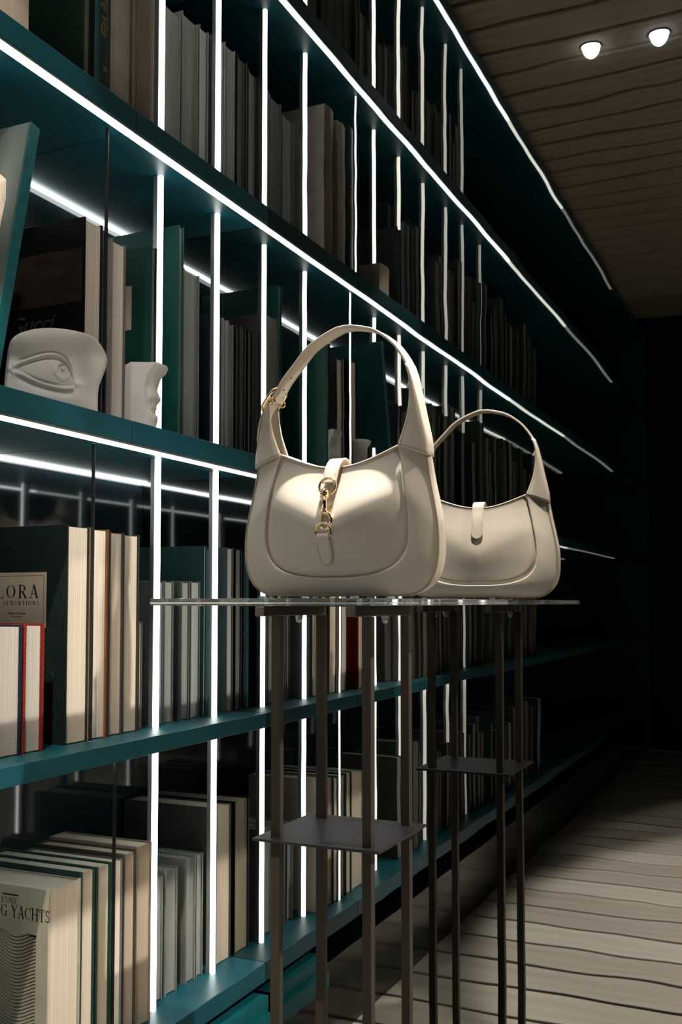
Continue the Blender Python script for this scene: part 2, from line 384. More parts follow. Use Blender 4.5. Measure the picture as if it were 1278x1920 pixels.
# books that only the mirror shows, colours darkened for a dim reflection
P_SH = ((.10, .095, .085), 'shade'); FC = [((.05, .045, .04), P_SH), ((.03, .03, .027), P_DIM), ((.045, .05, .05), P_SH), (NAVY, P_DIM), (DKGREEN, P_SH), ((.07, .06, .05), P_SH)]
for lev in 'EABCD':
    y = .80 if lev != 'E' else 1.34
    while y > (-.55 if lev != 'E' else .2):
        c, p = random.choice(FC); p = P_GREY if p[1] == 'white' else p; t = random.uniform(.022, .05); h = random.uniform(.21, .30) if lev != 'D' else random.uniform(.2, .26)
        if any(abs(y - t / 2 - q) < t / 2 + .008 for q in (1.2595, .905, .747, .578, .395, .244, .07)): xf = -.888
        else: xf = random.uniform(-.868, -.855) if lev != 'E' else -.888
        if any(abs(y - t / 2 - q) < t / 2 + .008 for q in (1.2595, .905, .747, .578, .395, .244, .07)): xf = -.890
        book(lev, y - t, y, h, xf, c, p, 'book in darkened colours on the bookcase stretch out of view, seen only as a dim reflection in the mirror', .16, 'pages', 'books reflected dimly in the mirror')
        y -= t + random.choice((.001, .002, .003, .03))

# ------------------------------------------------------------------ lettering
def text(name, s, size, m, parent, loc, rot, shear=0, space=1.0, align='LEFT'):
    cu = bpy.data.curves.new(name, 'FONT'); cu.body = s; cu.size = size; cu.shear = shear; cu.space_character = space
    cu.align_x = align; cu.extrude = .0001; cu.materials.append(m); cu.resolution_u = 4
    tmp = bpy.data.objects.new(name + '_curve', cu); COL.objects.link(tmp)
    me = bpy.data.meshes.new_from_object(tmp); bpy.data.objects.remove(tmp); bpy.data.curves.remove(cu)
    me.name = name
    o = bpy.data.objects.new(name, me); COL.objects.link(o); o.parent = parent; o.location = loc; o.rotation_euler = rot
    return o
TK, TN = .13, .05
def V(x, y0=0, y1=1, w=TK): return ('l', (x, y0), (x, y1), w)
def Hh(x0, x1, y, w=TN): return ('l', (x0, y), (x1, y), w)
def srf(x, y, w=.13): return ('l', (x - w, y), (x + w, y), TN)
GL = {
 'I': (.34, [V(.17), srf(.17, .025), srf(.17, .975)]),
 'L': (.60, [V(.17), srf(.17, .975), Hh(.04, .56, .025), ('l', (.54, 0), (.54, .22), TN)]),
 'O': (.82, [('a', .41, .5, .35, .48, 0, 360)]),
 'C': (.74, [('a', .41, .5, .35, .48, 45, 315), ('l', (.66, .70), (.66, .97), TN)]),
 'G': (.80, [('a', .41, .5, .35, .48, 48, 312), ('l', (.66, .70), (.66, .97), TN), V(.66, .04, .42, .11), srf(.64, .42)]),
 'R': (.74, [V(.17), srf(.17, .025), srf(.17, .975), Hh(.17, .38, .975), Hh(.17, .38, .5), ('a', .36, .737, .22, .238, -90, 90), ('l', (.36, .5), (.66, .02), TK), srf(.68, .025, .08)]),
 'A': (.78, [('l', (.12, .02), (.38, 1), TN), ('l', (.38, 1), (.64, .02), TK), Hh(.21, .56, .34), srf(.12, .025, .1), srf(.66, .025, .11)]),
 'N': (.84, [V(.16, w=TN), V(.68, w=TN), ('l', (.16, .98), (.68, .02), TK), srf(.16, .025, .1), srf(.12, .975, .1), srf(.68, .975, .1)]),
 'S': (.58, [('a', .28, .74, .19, .235, 35, 270), ('a', .29, .26, .21, .24, 90, -145), ('l', (.47, .72), (.47, .95), TN), ('l', (.07, .05), (.07, .30), TN)]),
 'T': (.70, [V(.35), srf(.35, .025), Hh(.04, .66, .975), ('l', (.05, .78), (.05, .99), TN), ('l', (.65, .78), (.65, .99), TN)]),
 'Y': (.76, [V(.38, 0, .5), ('l', (.1, .98), (.38, .47), TK), ('l', (.66, .98), (.38, .47), TN), srf(.38, .025), srf(.12, .975, .1), srf(.64, .975, .1)]),
 'H': (.86, [V(.17), V(.69), Hh(.17, .69, .5), srf(.17, .025), srf(.17, .975), srf(.69, .025), srf(.69, .975)]),
 'F': (.58, [V(.17), srf(.17, .025), Hh(.04, .54, .975), Hh(.17, .42, .5), ('l', (.53, .8), (.53, 1), TN)]),
 'E': (.64, [V(.17), Hh(.04, .56, .025), Hh(.04, .56, .975), Hh(.17, .44, .5), ('l', (.55, 0), (.55, .2), TN), ('l', (.55, .8), (.55, 1), TN)]),
 ' ': (.40, [])}
def serif(name, s, h, m, parent, xr, z, y, track=0, sx=1.0, weight=1.0):
    """lettering on a face pointing to -y; xr = right end"""
    w = sum(GL[c][0] * h * sx + track for c in s) - track
    x = xr - w; bm = bmesh.new()
    def q(a, b, wd):
        a = Vector(a); b = Vector(b); d = (b - a).normalized(); n = Vector((-d.y, d.x)) * wd / 2 * weight
        vs = [bm.verts.new((x + p.x * h * sx, y, z + p.y * h)) for p in (a + n, a - n, b - n, b + n)]; bm.faces.new(vs)
    for c in s:
        for g in GL[c][1]:
            if g[0] == 'l': q(g[1], g[2], g[3])
            else:
                _, cx, cy, rx, ry, a0, a1 = g; n = 22; prev = None
                for i in range(n + 1):
                    a = math.radians(a0 + (a1 - a0) * i / n); wd = TN + (TK - TN) * abs(math.cos(a)) ** 1.3 if c != 'S' else TN + (TK - TN) * abs(math.sin(a)) ** 1.2
                    wd *= weight
                    po = (cx + (rx + wd / 2 - .03) * math.cos(a), cy + ry * math.sin(a)); pi = (cx + (rx - wd / 2 - .03) * math.cos(a), cy + (ry - wd * .55) * math.sin(a))
                    cur = [bm.verts.new((x + p[0] * h * sx, y, z + p[1] * h)) for p in (po, pi)]
                    if prev: bm.faces.new((prev[0], prev[1], cur[1], cur[0]))
                    prev = cur
        x += GL[c][0] * h * sx + track
    return link(name, bm, m, parent)
INK = mat('black_ink', (.012, .011, .010), .6)
BROWN = mat('brown_ink', (.10, .066, .042), .6)
GOLDINK = mat('gold_ink', (.42, .27, .06), .4, .6)
GREYINK = mat('charcoal_foil', (.040, .043, .043), .4)
PINK = mat('pink_ghost', (.55, .44, .36), .7, noise=((20, 20, 20), .08))
BEIGE = mat('beige_paper', (.70, .57, .42), .7, noise=((14, 14, 14), .06))
RX = (PI / 2, 0, 0)
# floral book: front face at y0 = 1.056
r = B['fl']; hy = (1.1012 - 1.0560) / 2; yf = -hy - .0004; sc = 1.0
x1 = -.034 ; x0 = -.168
lab = boxo('title_label', (x0, x1, -hy - .0006, -hy, .152, .219 + .006), BEIGE, r); lab['label'] = 'beige printed title label'
bm = bmesh.new()
for a, b, c, d in ((x0 + .004, x1 - .004, .1565, .1570), (x0 + .004, x1 - .004, .2200, .2205), (x1 - .0045, x1 - .004, .1565, .2205), (x0 + .004, x0 + .0045, .1565, .2205)):
    box(bm, a, b, -hy - .0008, -hy - .0006, c, d)
link('label_border', bm, INK, lab)
serif('title', 'FLORA', .0180, INK, lab, x1 - .0125, .1905, -hy - .0009, .0042, 1.12, 1.1)
serif('subtitle', 'SENSATIONS', .0056, INK, lab, x1 - .0115, .1815, -hy - .0009, .0026, 1.0, 1.4)
text('publisher', 'Willow & Wonder', .0042, INK, lab, (x1 - .049, -hy - .0008, .1690), RX, 0, 1.0, 'CENTER')
text('publisher', 'PUBLISHING', .0028, INK, lab, (x1 - .049, -hy - .0008, .1650), RX, 0, 1.4, 'CENTER')
# faint floral sprigs on the cover
bm = bmesh.new()
for sx, sz in ((-.028, .262), (-.020, .085), (-.014, .035), (-.05, .10), (-.085, .245)):
    for k in range(5):
        a = random.uniform(.3, 2.8); L = random.uniform(.015, .035); pts = []
        for i in range(7):
            u = i / 6; pts.append((min(-.003, sx + L * u * math.cos(a + u * 1.2)), -hy - .0003, min(.283, max(.004, sz + L * u * math.sin(a + u * 1.2)))))
        tube(bm, pts, .0004, 4)
link('floral_print', bm, mat('green_foil', (.012, .045, .032), .5), r)
# red book pattern
r = B['rd']; h2 = (1.0095 - .9725) / 2; bm = bmesh.new()
for k in range(26):
    z = .004 + k * .006; tube(bm, [(-.0005, h2 - .0004, z), (.0002, h2 - .0012, z + .002), (.0002, h2 - .0021, z + .0045)], .00022, 4)
    tube(bm, [(.0002, -h2 + .0003, z), (.0002, -h2 + .0012, z + .002), (.0002, -h2 + .0020, z + .003)], .00022, 4)
link('gold_pattern', bm, GOLDINK, r)
# wave book: face y = 1.010 ; local x from xf=-.856
r = B['ya']; hy = (1.0722 - 1.0100) / 2; yy = -hy - .0004; zb = ZO + TOPS['D']
serif('title', 'ICONIC', .0082, INK, r, -.0475, .2150, yy, .0003, .85, 1.15)
bm = bmesh.new(); box(bm, -.0735, -.0475, yy - .0001, yy, .2255, .2273); link('title_bar', bm, INK, r)
serif('title', 'NG YACHTS', .0152, INK, r, .0035 - .0005, .1985, yy, .0003, .90, 1.15)
bm = bmesh.new()
zt = .182
for k in range(38):
    zc = zt - .004 - k * .0043; rows = []
    if zc < .006: break
    a = []; b = []
    for i in range(41):
        u = i / 40; x = -.120 + u * (.120 - .0185)
        ph = (x + .0185) / .052 * 2 * PI * .62
        z = zc + .0062 * math.sin(ph + .9) + .0035
        wd = .0008 + .0016 * max(0, (x + .062) / .045) * max(.35, 1 - k / 40)
        wd = min(wd, .0026)
        z = min(z, zt - wd)
        a.append(bm.verts.new((x, yy, z + wd / 2))); b.append(bm.verts.new((x, yy, z - wd / 2)))
    grid_faces(bm, [a, b])
link('wave_print', bm, BROWN, r)
# black book: script and faint picture
r = B['gu']; hy = (1.0925 - 1.055) / 2
pic = boxo('cover_picture', (-.150, -.004, -hy - .0004, -hy, .150, .222), mat('faint_brown_print', (.022, .014, .010), .4, noise=((30, 30, 60), .5)), r)
text('script_title', 'Gucci', .034, GREYINK, r, (-.128, -hy - .0006, .116), RX, .35, .95)
text('script_title', 'BY GUCCI', .010, GREYINK, r, (-.105, -hy - .0006, .100), RX, 0, 1.3)
# gold script on the spine of the top-row book
text('spine_title', 'La Dolce Vita', .0215, GOLDINK, B['dv'], (.0008, -.005, .205), (0, PI / 2, 0), .45, .95)
text('spine_mark', '*', .022, GOLDINK, B['dv'], (.0008, -.006, .052), (0, PI / 2, 0), 0, 1)
# pink card: a ghost reflection in the glass, built as a solid piece
r = B['pk']; hy = .007
boxo('ghost_card', (-.062, -.034, -hy - .0008, -hy, .150, .215), PINK, r)['label'] = 'blank pink card, a glass reflection built as a solid piece'
bm = bmesh.new()
for a, b, c, d in ((-.08, -.012, .2540, .2546), (-.012, -.0114, .02, .2546)): box(bm, a, b, -hy - .0003, -hy, c, d)
link('cover_line', bm, INK, r)

# ------------------------------------------------------------------ leaning teal board book
r = empty('art_book', (-.838, .880, ZO + zB + .0028)); tag(r, 'large teal bound picture book leaning at the left end of the second row', 'book')
r.rotation_euler = (math.radians(-11), 0, 0)
boxo('cover', (-.21, 0, -.0085, .0085, 0, .338), mat('teal_cloth_pebbled', (.006, .10, .115), .5, noise=((60, 60, 60), .25), bump=((700, 700, 700), .5, .0006)), r, bevel=.001)
boxo('front_board', (-.205, -.001, -.010, -.0085, .002, .336), mat('pale_green_paper', (.085, .105, .09), .5, noise=((8, 8, 8), .2)), r)
bm = bmesh.new()
pts = [(-.20, .06), (-.018, .05), (-.022, .10), (-.017, .14), (-.019, .19), (-.017, .235), (-.022, .262), (-.034, .272), (-.042, .292), (-.20, .30)]
poly_prism(bm, pts, -.0106, -.0100)
link('cover_picture', bm, mat('cream_brown_print', (.50, .40, .31), .55, noise=((22, 22, 22), .55, 6)), r)

# ------------------------------------------------------------------ plaster eye
def smooth(a, b, x):
    t = max(0., min(1., (x - a) / (b - a))); return t * t * (3 - 2 * t)
def lerp_tab(tab, x):
    if x <= tab[0][0]: return tab[0][1]
    for (a, u), (b, v) in zip(tab, tab[1:]):
        if x <= b:
            i = tab.index((a, u)); n = len(tab) - 1
            def sl(k):
                if k <= 0 or k >= n: k0, k1 = (0, 1) if k <= 0 else (n - 1, n)
                else: k0, k1 = k - 1, k + 1
                return (tab[k1][1] - tab[k0][1]) / (tab[k1][0] - tab[k0][0])
            t = (x - a) / (b - a); h = b - a; t2 = t * t; t3 = t2 * t
            return (2 * t3 - 3 * t2 + 1) * u + (t3 - 2 * t2 + t) * h * sl(i) + (-2 * t3 + 3 * t2) * v + (t3 - t2) * h * sl(i + 1)
    return tab[-1][1]
EOUT = [(-62, 0), (-62, 29), (-58.5, 72), (-52, 88), (-34, 98.5), (-8, 104), (22, 103.2), (46, 95.5), (62, 81.5), (65.5, 68), (61, 52), (56, 38), (54, 22), (54.5, 0)]
EUP = [(-53, 49), (-36.8, 57), (-17.2, 64.5), (-1, 67), (11, 62.5), (18.5, 51.5), (25, 35)]
ELO = [(-53, 49), (-39.9, 46), (-26.7, 40), (-10.2, 35), (9.8, 32.0), (19, 33), (25, 35)]
def relief(x, z):
    up = lerp_tab(EUP, x); lo = lerp_tab(ELO, x)
    inside = -53 < x < 25
    h = 0.
    # brow overhang at the top, hollow around the inner corner
    h += 15 * smooth(66, 98, z - .12 * x)
    h += 7 * math.exp(-((x - 48) / 16) ** 2) * smooth(20, 60, z)
    h -= 8 * math.exp(-((x - 29) / 13) ** 2 - ((z - 56) / 20) ** 2)
    h -= 3 * math.exp(-((x + 48) / 16) ** 2 - ((z - 66) / 12) ** 2)
    h += 5 * math.exp(-((x + 15) / 40) ** 2 - ((z - 14) / 14) ** 2)
    if inside:
        w = smooth(-53, -38, x) * (1 - smooth(20, 25, x)) 
        up_r = up + 4.2; cre = up + 9.5
        h += 7.0 * math.exp(-((z - up_r) / 3.0) ** 2) * (.4 + .6 * w)
        h -= 4.5 * math.exp(-((z - cre) / 2.8) ** 2) * w
        h += 3.4 * math.exp(-((z - (lo - 2.8)) / 3.2) ** 2) * (.4 + .6 * w)
        h -= 2.4 * math.exp(-((z - (lo - 9)) / 4.0) ** 2) * w
        if lo < z < up:
            d = min(up - z, z - lo); e = smooth(0, 2.2, d)
            ball = 7.5 * max(0, 1 - ((x + 8) / 40) ** 2 - ((z - 50) / 34) ** 2) - 1.5
            rr = math.hypot((x - 9) / .78, z - 52.5)
            iris = 0
            if rr < 15: iris = .9 * (1 - smooth(13.6, 15, rr))
            if rr < 10: iris -= 3.2 * (1 - smooth(7, 9, rr))
            rp = math.hypot((x - 9.5) / .9, z - 55)
            iris += 2.6 * (1 - smooth(2.0, 3.4, rp))
            iris -= 0
            h = h * (1 - e) + (ball + iris) * e
    else:
        k = math.exp(-((x - 25) / 9) ** 2) if x > 0 else math.exp(-((x + 53) / 7) ** 2)
        h += 3.0 * k * math.exp(-((z - (37 if x > 0 else 50)) / 3.5) ** 2)
    return h
def inside_poly(x, z, P):
    c = False; n = len(P); j = n - 1
    for i in range(n):
        if (P[i][1] > z) != (P[j][1] > z) and x < (P[j][0] - P[i][0]) * (z - P[i][1]) / (P[j][1] - P[i][1]) + P[i][0]: c = not c
        j = i
    return c
eye = empty('plaster_eye', (-.872, 1.026, ZO + zB), math.atan2(.70, .71)); tag(eye, 'white plaster cast of a single eye on the second shelf', 'sculpture')
out = catmull([Vector((x, 0, z)) for x, z in EOUT[1:-1]], 90); out = [Vector((-62, 0, 0))] + out + [Vector((54.5, 0, 0))]
bm = bmesh.new(); NX, NZ = 150, 118; rows = []
# columns between the left and right outline at each height
def xr_at(z):
    xs = []
    for a, b in zip(out, out[1:]):
        if (a.z - z) * (b.z - z) <= 0 and abs(a.z - b.z) > 1e-9: xs.append(a.x + (b.x - a.x) * (z - a.z) / (b.z - a.z))
    return (min(xs), max(xs)) if len(xs) > 1 else None
ztop = max(p.z for p in out) - .02
for j in range(NZ):
    v = j / (NZ - 1); z = ztop * (1 - (1 - v) ** 1.35)
    a, b = xr_at(z) or (0, 0)
    row = []
    for i in range(NX):
        x = a + (b - a) * i / (NX - 1)
        e = min(x - a, b - x, max(0, (ztop - z)) * 1.2); rnd = -3 * (1 - smooth(0, 4, e))
        row.append(bm.verts.new((x / 1000, -(relief(x, z) + rnd) / 1000 - .004, z / 1000)))
    rows.append(row)
grid_faces(bm, rows)
bk = [[bm.verts.new((v.co.x * .985, .028, v.co.z)) for v in (row[0], row[-1])] for row in rows]
for j in range(NZ - 1):
    bm.faces.new((rows[j][0], bk[j][0], bk[j + 1][0], rows[j + 1][0])); bm.faces.new((rows[j][-1], rows[j + 1][-1], bk[j + 1][1], bk[j][1])); bm.faces.new((bk[j][0], bk[j][1], bk[j + 1][1], bk[j + 1][0]))
bm.faces.new([bk[-1][0], bk[-1][1]] + rows[-1][::-1]); bm.faces.new([bk[0][1], bk[0][0]] + rows[0])
link('cast', bm, M['plaster'], eye, smooth=True)
# ------------------------------------------------------------------ plaster profile fragment
prf = empty('plaster_profile', (-.846, 1.190, ZO + zB), math.atan2(.45, .89)); tag(prf, 'small white plaster face fragment in profile beside the first light post', 'sculpture')
pp = [(-27, 0), (-28.7, 40), (-28.7, 74), (-27.3, 86), (-22, 93), (-8, 95.4), (14, 95.4), (21, 95.4), (28, 93.2), (25, 84), (19, 78), (15.5, 69), (13.2, 60), (15.5, 53), (18, 45.5), (12.5, 38), (12.2, 32), (8.6, 26), (13.5, 22), (14.1, 17), (12, 8), (12, 0)]
PR = catmull([Vector((x, 0, z)) for x, z in pp[6:]], 120)
def pr_at(z):
    c = [a.x + (b.x - a.x) * (z - a.z) / (b.z - a.z) for a, b in zip(PR, PR[1:]) if (a.z - z) * (b.z - z) <= 0 and abs(a.z - b.z) > 1e-9]
    return max(c) if c else 14.
SPL = [(0, 2), (20, 3), (40, 1), (60, 0), (75, 3), (86, 10), (95, 16)]
bm = bmesh.new(); rows = []; back = []
for j_ in range(60):
    z = 95.2 * j_ / 59; xl = -28.5 + 6.5 * smooth(84, 95.4, z) ** 2; xr = pr_at(z); sp_ = min(lerp_tab(SPL, z), xr - 5); row = []
    for i_ in range(36):
        u = i_ / 35; x = xl + (xr - xl) * u
        y = -16.5
        if x > sp_:
            v = (x - sp_) / (xr - sp_); y = -16.5 + 3.0 * smooth(0, .15, v) + 15 * v ** 2.2
            y += 3.5 * math.exp(-((z - 64) / 6) ** 2) * math.exp(-((v - .45) / .25) ** 2)
            y -= 3.0 * math.exp(-((z - 45) / 5) ** 2) * math.exp(-((v - .55) / .25) ** 2)
            y -= 2.2 * math.exp(-((z - 24) / 5) ** 2) * math.exp(-((v - .5) / .3) ** 2)
            y += 2.0 * math.exp(-((z - 33) / 4) ** 2) * math.exp(-((v - .5) / .3) ** 2)
        y += 7 * smooth(86, 95.4, z) ** 2
        row.append(bm.verts.new((x * .001, y * .001, z * .001)))
    rows.append(row); back.append([bm.verts.new((xl * .001, .018, z * .001)), bm.verts.new((xr * .001, .018, z * .001))])
grid_faces(bm, rows)
for a in range(59):
    bm.faces.new((rows[a][0], back[a][0], back[a + 1][0], rows[a + 1][0])); bm.faces.new((rows[a][-1], rows[a + 1][-1], back[a + 1][1], back[a][1])); bm.faces.new((back[a][0], back[a][1], back[a + 1][1], back[a + 1][0]))
bm.faces.new([back[-1][0], back[-1][1]] + rows[-1][::-1]); bm.faces.new([back[0][1], back[0][0]] + rows[0])
o = link('cast', bm, M['plaster'], prf, smooth=True); o.modifiers.new('edge', 'EDGE_SPLIT').split_angle = math.radians(40)

# ------------------------------------------------------------------ display stand
st = empty('display_stand', (-.548, 1.21, 0)); tag(st, 'tall dark metal four-legged display stand with a mid-height plate', 'stand')
SW = Vector((-.548, 1.21, 0)); PW[st.name] = SW
def sp(name, dims, m, bevel=.0006): return part(name, dims, m, bevel, st)
lg = .0060
for px in (-.609, -.484):
    for py in (1.145, 1.275):
        sp('leg', (px - lg, px + lg, py - lg, py + lg, .006, ZO - .0175), M['steel'])
sp('plate', (-.6347, -.4622, 1.1265, 1.2925, ZO - .2985, ZO - .295), M['plate'])
sp('base_plate', (-.66, -.436, 1.10, 1.32, 0, .006), M['plate'])
sp('top_plate', (-.655, -.470, 1.125, 1.30, ZO - .0052, ZO - .0038), M['black'], 0)
def bar(px):
    b = sp('crossbar', (px - .0065, px + .0065, 1.120, 1.300, ZO - .0175, ZO - .0053), M['brushed'], .001)
    for y in (1.165, 1.225):
        bm = bmesh.new(); cyl(bm, (px + .003, y, ZO - .0215), (px + .003, y, ZO - .0175), .0052, n=6)
        lathe(bm, [(.0040, -.0215), (.0042, -.0235), (.0036, -.0258), (.002, -.0272), (.0004, -.0278)], 16, (px + .003, y, ZO))
        o = link('cap_nut', bm, M['channel'], b); o.location = -(Vector(b.location) + SW)
for px in (-.622, -.497): bar(px)
bm = bmesh.new()
# ------------------------------------------------------------------ acrylic platform
pl = empty('acrylic_platform', (-.542, 1.23, ZO - .0035)); tag(pl, 'thick clear acrylic shelf under the ivory bag', 'display shelf')
PW[pl.name] = Vector(pl.location)
part('slab', (-.678, -.4055, .965, YM - .002, ZO - .0036, ZO + .0045), M['acrylic'], .0004, pl)
for px in (-.628, -.500):
    for py in (1.140, 1.192, 1.262):
        bm = bmesh.new(); cyl(bm, (px, py, ZO - .0030), (px, py, ZO + .0044), .0030, n=16); cyl(bm, (px, py, ZO + .0046), (px, py, ZO + .0079), .0052, n=20)
        o = link('clear_bolt', bm, M['channel'], pl); o.location = -PW[pl.name]

M['edge'] = mat('acrylic_edge_highlight', (.75, .80, .80), .35)  # pale matt strip, the slab edge's bright highlight line put into colour
bm = bmesh.new(); box(bm, -.6778, -.4057, .9642, .9649, ZO - .0014, ZO + .0000); box(bm, -.6788, -.6781, .9652, YM - .003, ZO - .0014, ZO + .0000)
o = link('edge_highlight', bm, M['edge'], pl); o.location = -PW[pl.name]
# ------------------------------------------------------------------ the handbag
bag = empty('handbag', BAG + Vector((0, .0, .0012)), math.radians(-5)); tag(bag, 'ivory leather hobo handbag with curved strap and gold clasp on the clear shelf', 'handbag')
mm = .001
D0 = [(0, .013), (24, .0215), (45, .0295), (65, .0375), (80, .0415), (92, .0405), (108, .0345), (128, .0250), (147, .0165), (166, .0100), (190, .0080)]
E0 = [(0, .010), (24, .0145), (50, .0155), (80, .0155), (120, .0125), (143, .010), (166, .0085), (190, .0078)]
def depth(x, z, side=-1):
    zz = z / mm; xx = abs(x) / mm
    sh = 40 * min(1, xx / 92) ** 1.15 * math.sin(PI * max(0, min(1, (zz - 18) / 160))) ** 1.2
    d = lerp_tab(D0, zz - sh); e = lerp_tab(E0, zz)
    if side > 0: d = e + .003 + max(0, d - e) * .32
    return e + .003 * max(0, 1 - xx / 140) + (d - e - .003) * max(0, 1 - (xx / 108) ** 2.1) 
def sym(half): return [(-x, z) for x, z in half[::-1] if x > 0] + half
Uc = sym([(0, 23.3), (30, 24.0), (58, 27.5), (80, 34.5), (95, 46), (103.5, 62), (105.5, 82), (103, 108), (98.5, 135), (93, 162), (87, 188)])
Oc = sym([(0, .2), (50, .3), (92, .6), (110, 3.0), (124, 10), (134, 22), (140.5, 40), (142.3, 62), (141, 88), (136, 115), (130.5, 141), (124.5, 175)])
Tc = sym([(0, 165.5), (15, 166), (33, 169.2), (55, 176), (72, 182.3), (87, 188)])
vec = lambda L: [Vector((x * mm, 0, z * mm)) for x, z in L]
NU = 121
U = catmull(vec(Uc), NU); O = catmull(vec(Oc), NU); T = catmull(vec(Tc), 61)[::-1]
for side in (-1, 1):
    bm = bmesh.new(); ring = U + T[1:-1]; N = len(ring); c = Vector((0, 0, 96 * mm)); NR = 26
    rows = []
    for k in range(1, NR + 1):
        f = k / NR
        row = []
        for p in ring:
            q = c.lerp(p, f); d = depth(q.x, q.z, side)
            tk = .0030 * smooth(.93, 1.0, f) * (1 if p in U else 0)
            row.append(bm.verts.new((q.x, side * (d - tk), q.z)))
        rows.append(row)
    grid_faces(bm, rows, closed=True)
    cv = bm.verts.new((0, side * depth(0, c.z, side), c.z))
    for i in range(N): bm.faces.new((cv, rows[0][(i + 1) % N], rows[0][i]))
    o = link('front_panel' if side < 0 else 'back_panel', bm, M['leather'], bag, smooth=True)
    # raised border around the panel
    bm = bmesh.new(); rows = []
    for k in range(-1, 13):
        f = max(0, k) / 12; row = []
        for i, (a, b) in enumerate(zip(U, O)):
            q = a.lerp(b, f); da = depth(a.x, a.z, side) + .0018; e = lerp_tab(E0, q.z / mm) * .62
            d = da + (e - da) * (f ** 2.0) * .85 + (e - da) * f * .15
            if k < 0: d -= .0034
            row.append(bm.verts.new((q.x, side * d, q.z)))
        rows.append(row)
    grid_faces(bm, rows)
    link('border_panel', bm, M['leather'], bag, smooth=True)
    # seam cord, edge piping, top binding
    bm = bmesh.new(); tube(bm, [(p.x * 1.0, side * (lerp_tab(E0, p.z / mm) * .62 + .0004), p.z + .0002) for p in O], .0013, 8)
    link('piping', bm, M['leather_edge'], bag, smooth=True)
    bm = bmesh.new(); tube(bm, [(p.x, side * (depth(p.x, p.z, side) - .0004), p.z) for p in T], .0014, 8)
    link('top_binding', bm, M['leather'], bag, smooth=True)
    # stitches
    bm = bmesh.new()
    def stitches(path, n, off=0.):
        P = resample([Vector(p) for p in path], n * 2)
        for i in range(0, 2 * n - 1, 2):
            tube(bm, [P[i], P[i].lerp(P[i + 1], .5), P[i + 1]], .00038, 4)
    S1 = []
    for a, b in zip(U, O):
        q = a + (b - a).normalized() * .0045; S1.append((q.x, side * (depth(a.x, a.z, side) + .0011), q.z))
    stitches(S1, 120)
    stitches([(p.x * .98, side * (depth(p.x, p.z - .004, side) + .0002), p.z - .0045) for p in T], 52)
    o = link('stitching', bm, M['thread'], bag); o['kind'] = 'stuff'
# gusset around the side and bottom
bm = bmesh.new(); rows = []
for k in range(9):
    f = k / 8 * 2 - 1; row = []
    for i, p in enumerate(O):
        d = O[min(i + 1, NU - 1)] - O[max(i - 1, 0)]; n = Vector((d.z, 0, -d.x)).normalized()
        if n.dot(p - Vector((0, 0, .09))) < 0: n = -n
        e = lerp_tab(E0, p.z / mm) * .62; bl = .0042 * (1 - f * f) * smooth(.0, .03, p.z)
        q = p + n * bl; row.append(bm.verts.new((q.x, f * e, q.z)))
    rows.append(row)
grid_faces(bm, rows); link('gusset', bm, M['leather'], bag, smooth=True)
# inner closure just below the rim
bm = bmesh.new(); rows = []
for f in (-1, -.5, 0, .5, 1):
    rows.append([bm.verts.new((p.x * .985, f * (depth(p.x, p.z) - .0015), p.z - .004)) for p in T])
grid_faces(bm, rows); link('inner_lining', bm, M['lining'], bag, smooth=True)
# strap wings
WI = [(86.5, 187), (92, 201), (98.5, 219), (102, 236), (103.4, 248), (103.6, 261), (102.6, 274), (97.8, 289)]
WO = [(127.5, 172.5), (126.5, 190), (122.5, 209), (118.3, 227), (114.6, 244), (111.3, 258), (107.4, 274), (101.6, 290)]
WD = [.0105, .0110, .0116, .0121, .0124, .0125, .0125]
for s in (-1, 1):
    n = 7 if s > 0 else 6
    bm = bmesh.new(); rows = []
    wi = resample(catmull(vec(WI if s > 0 else WI[:-2] + [(101.5, 268)]), 40), 22); wo = resample(catmull(vec(WO if s > 0 else WO[:-2] + [(108.5, 266)]), 40), 22)
    for k in range(22):
        a = wi[k]; b = wo[k]; hd = WD[0] + (WD[-1] - WD[0]) * k / 21
        fr = []
        for f in (0, .25, .5, .75, .93): q = a.lerp(b, f); fr.append(Vector((q.x, -hd - .0012 * math.sin(PI * f) + .0005 * (f > .9), q.z)))
        corner = [Vector((b.x + .0006, -hd * .88, b.z)), Vector((b.x + .0016, -hd * .5, b.z)), Vector((b.x + .002, 0, b.z))]
        half = fr + corner
        full = half + [Vector((p.x, -p.y, p.z)) for p in half[-2::-1]]
        rows.append([bm.verts.new((s * p.x, p.y, p.z)) for p in full])
    grid_faces(bm, rows)
    o = link('strap_wing', bm, M['leather'], bag, smooth=True)
    md = o.modifiers.new('solid', 'SOLIDIFY'); md.thickness = .0018; md.offset = -1 if s > 0 else -1
    bm = bmesh.new()
    for side in (-1, 1):
        def stitches(path, n):
            P = resample([Vector(p) for p in path], n * 2)
            for i in range(0, 2 * n - 1, 2): tube(bm, [P[i], P[i].lerp(P[i + 1], .5), P[i + 1]], .00038, 4)
        stitches([(s * (p.x + .0030), side * (.0113 + .0012 * i / 21), p.z + .001) for i, p in enumerate(wi[:20])], 26)
        a = wi[0]; b = wo[0]; stitches([(s * (a.lerp(b, f).x), side * (.0113 + .0012 * math.sin(PI * f)), a.lerp(b, f).z + .0035) for f in (.06, .3, .6, .95)], 12)
    o = link('stitching', bm, M['thread'], bag); o['kind'] = 'stuff'
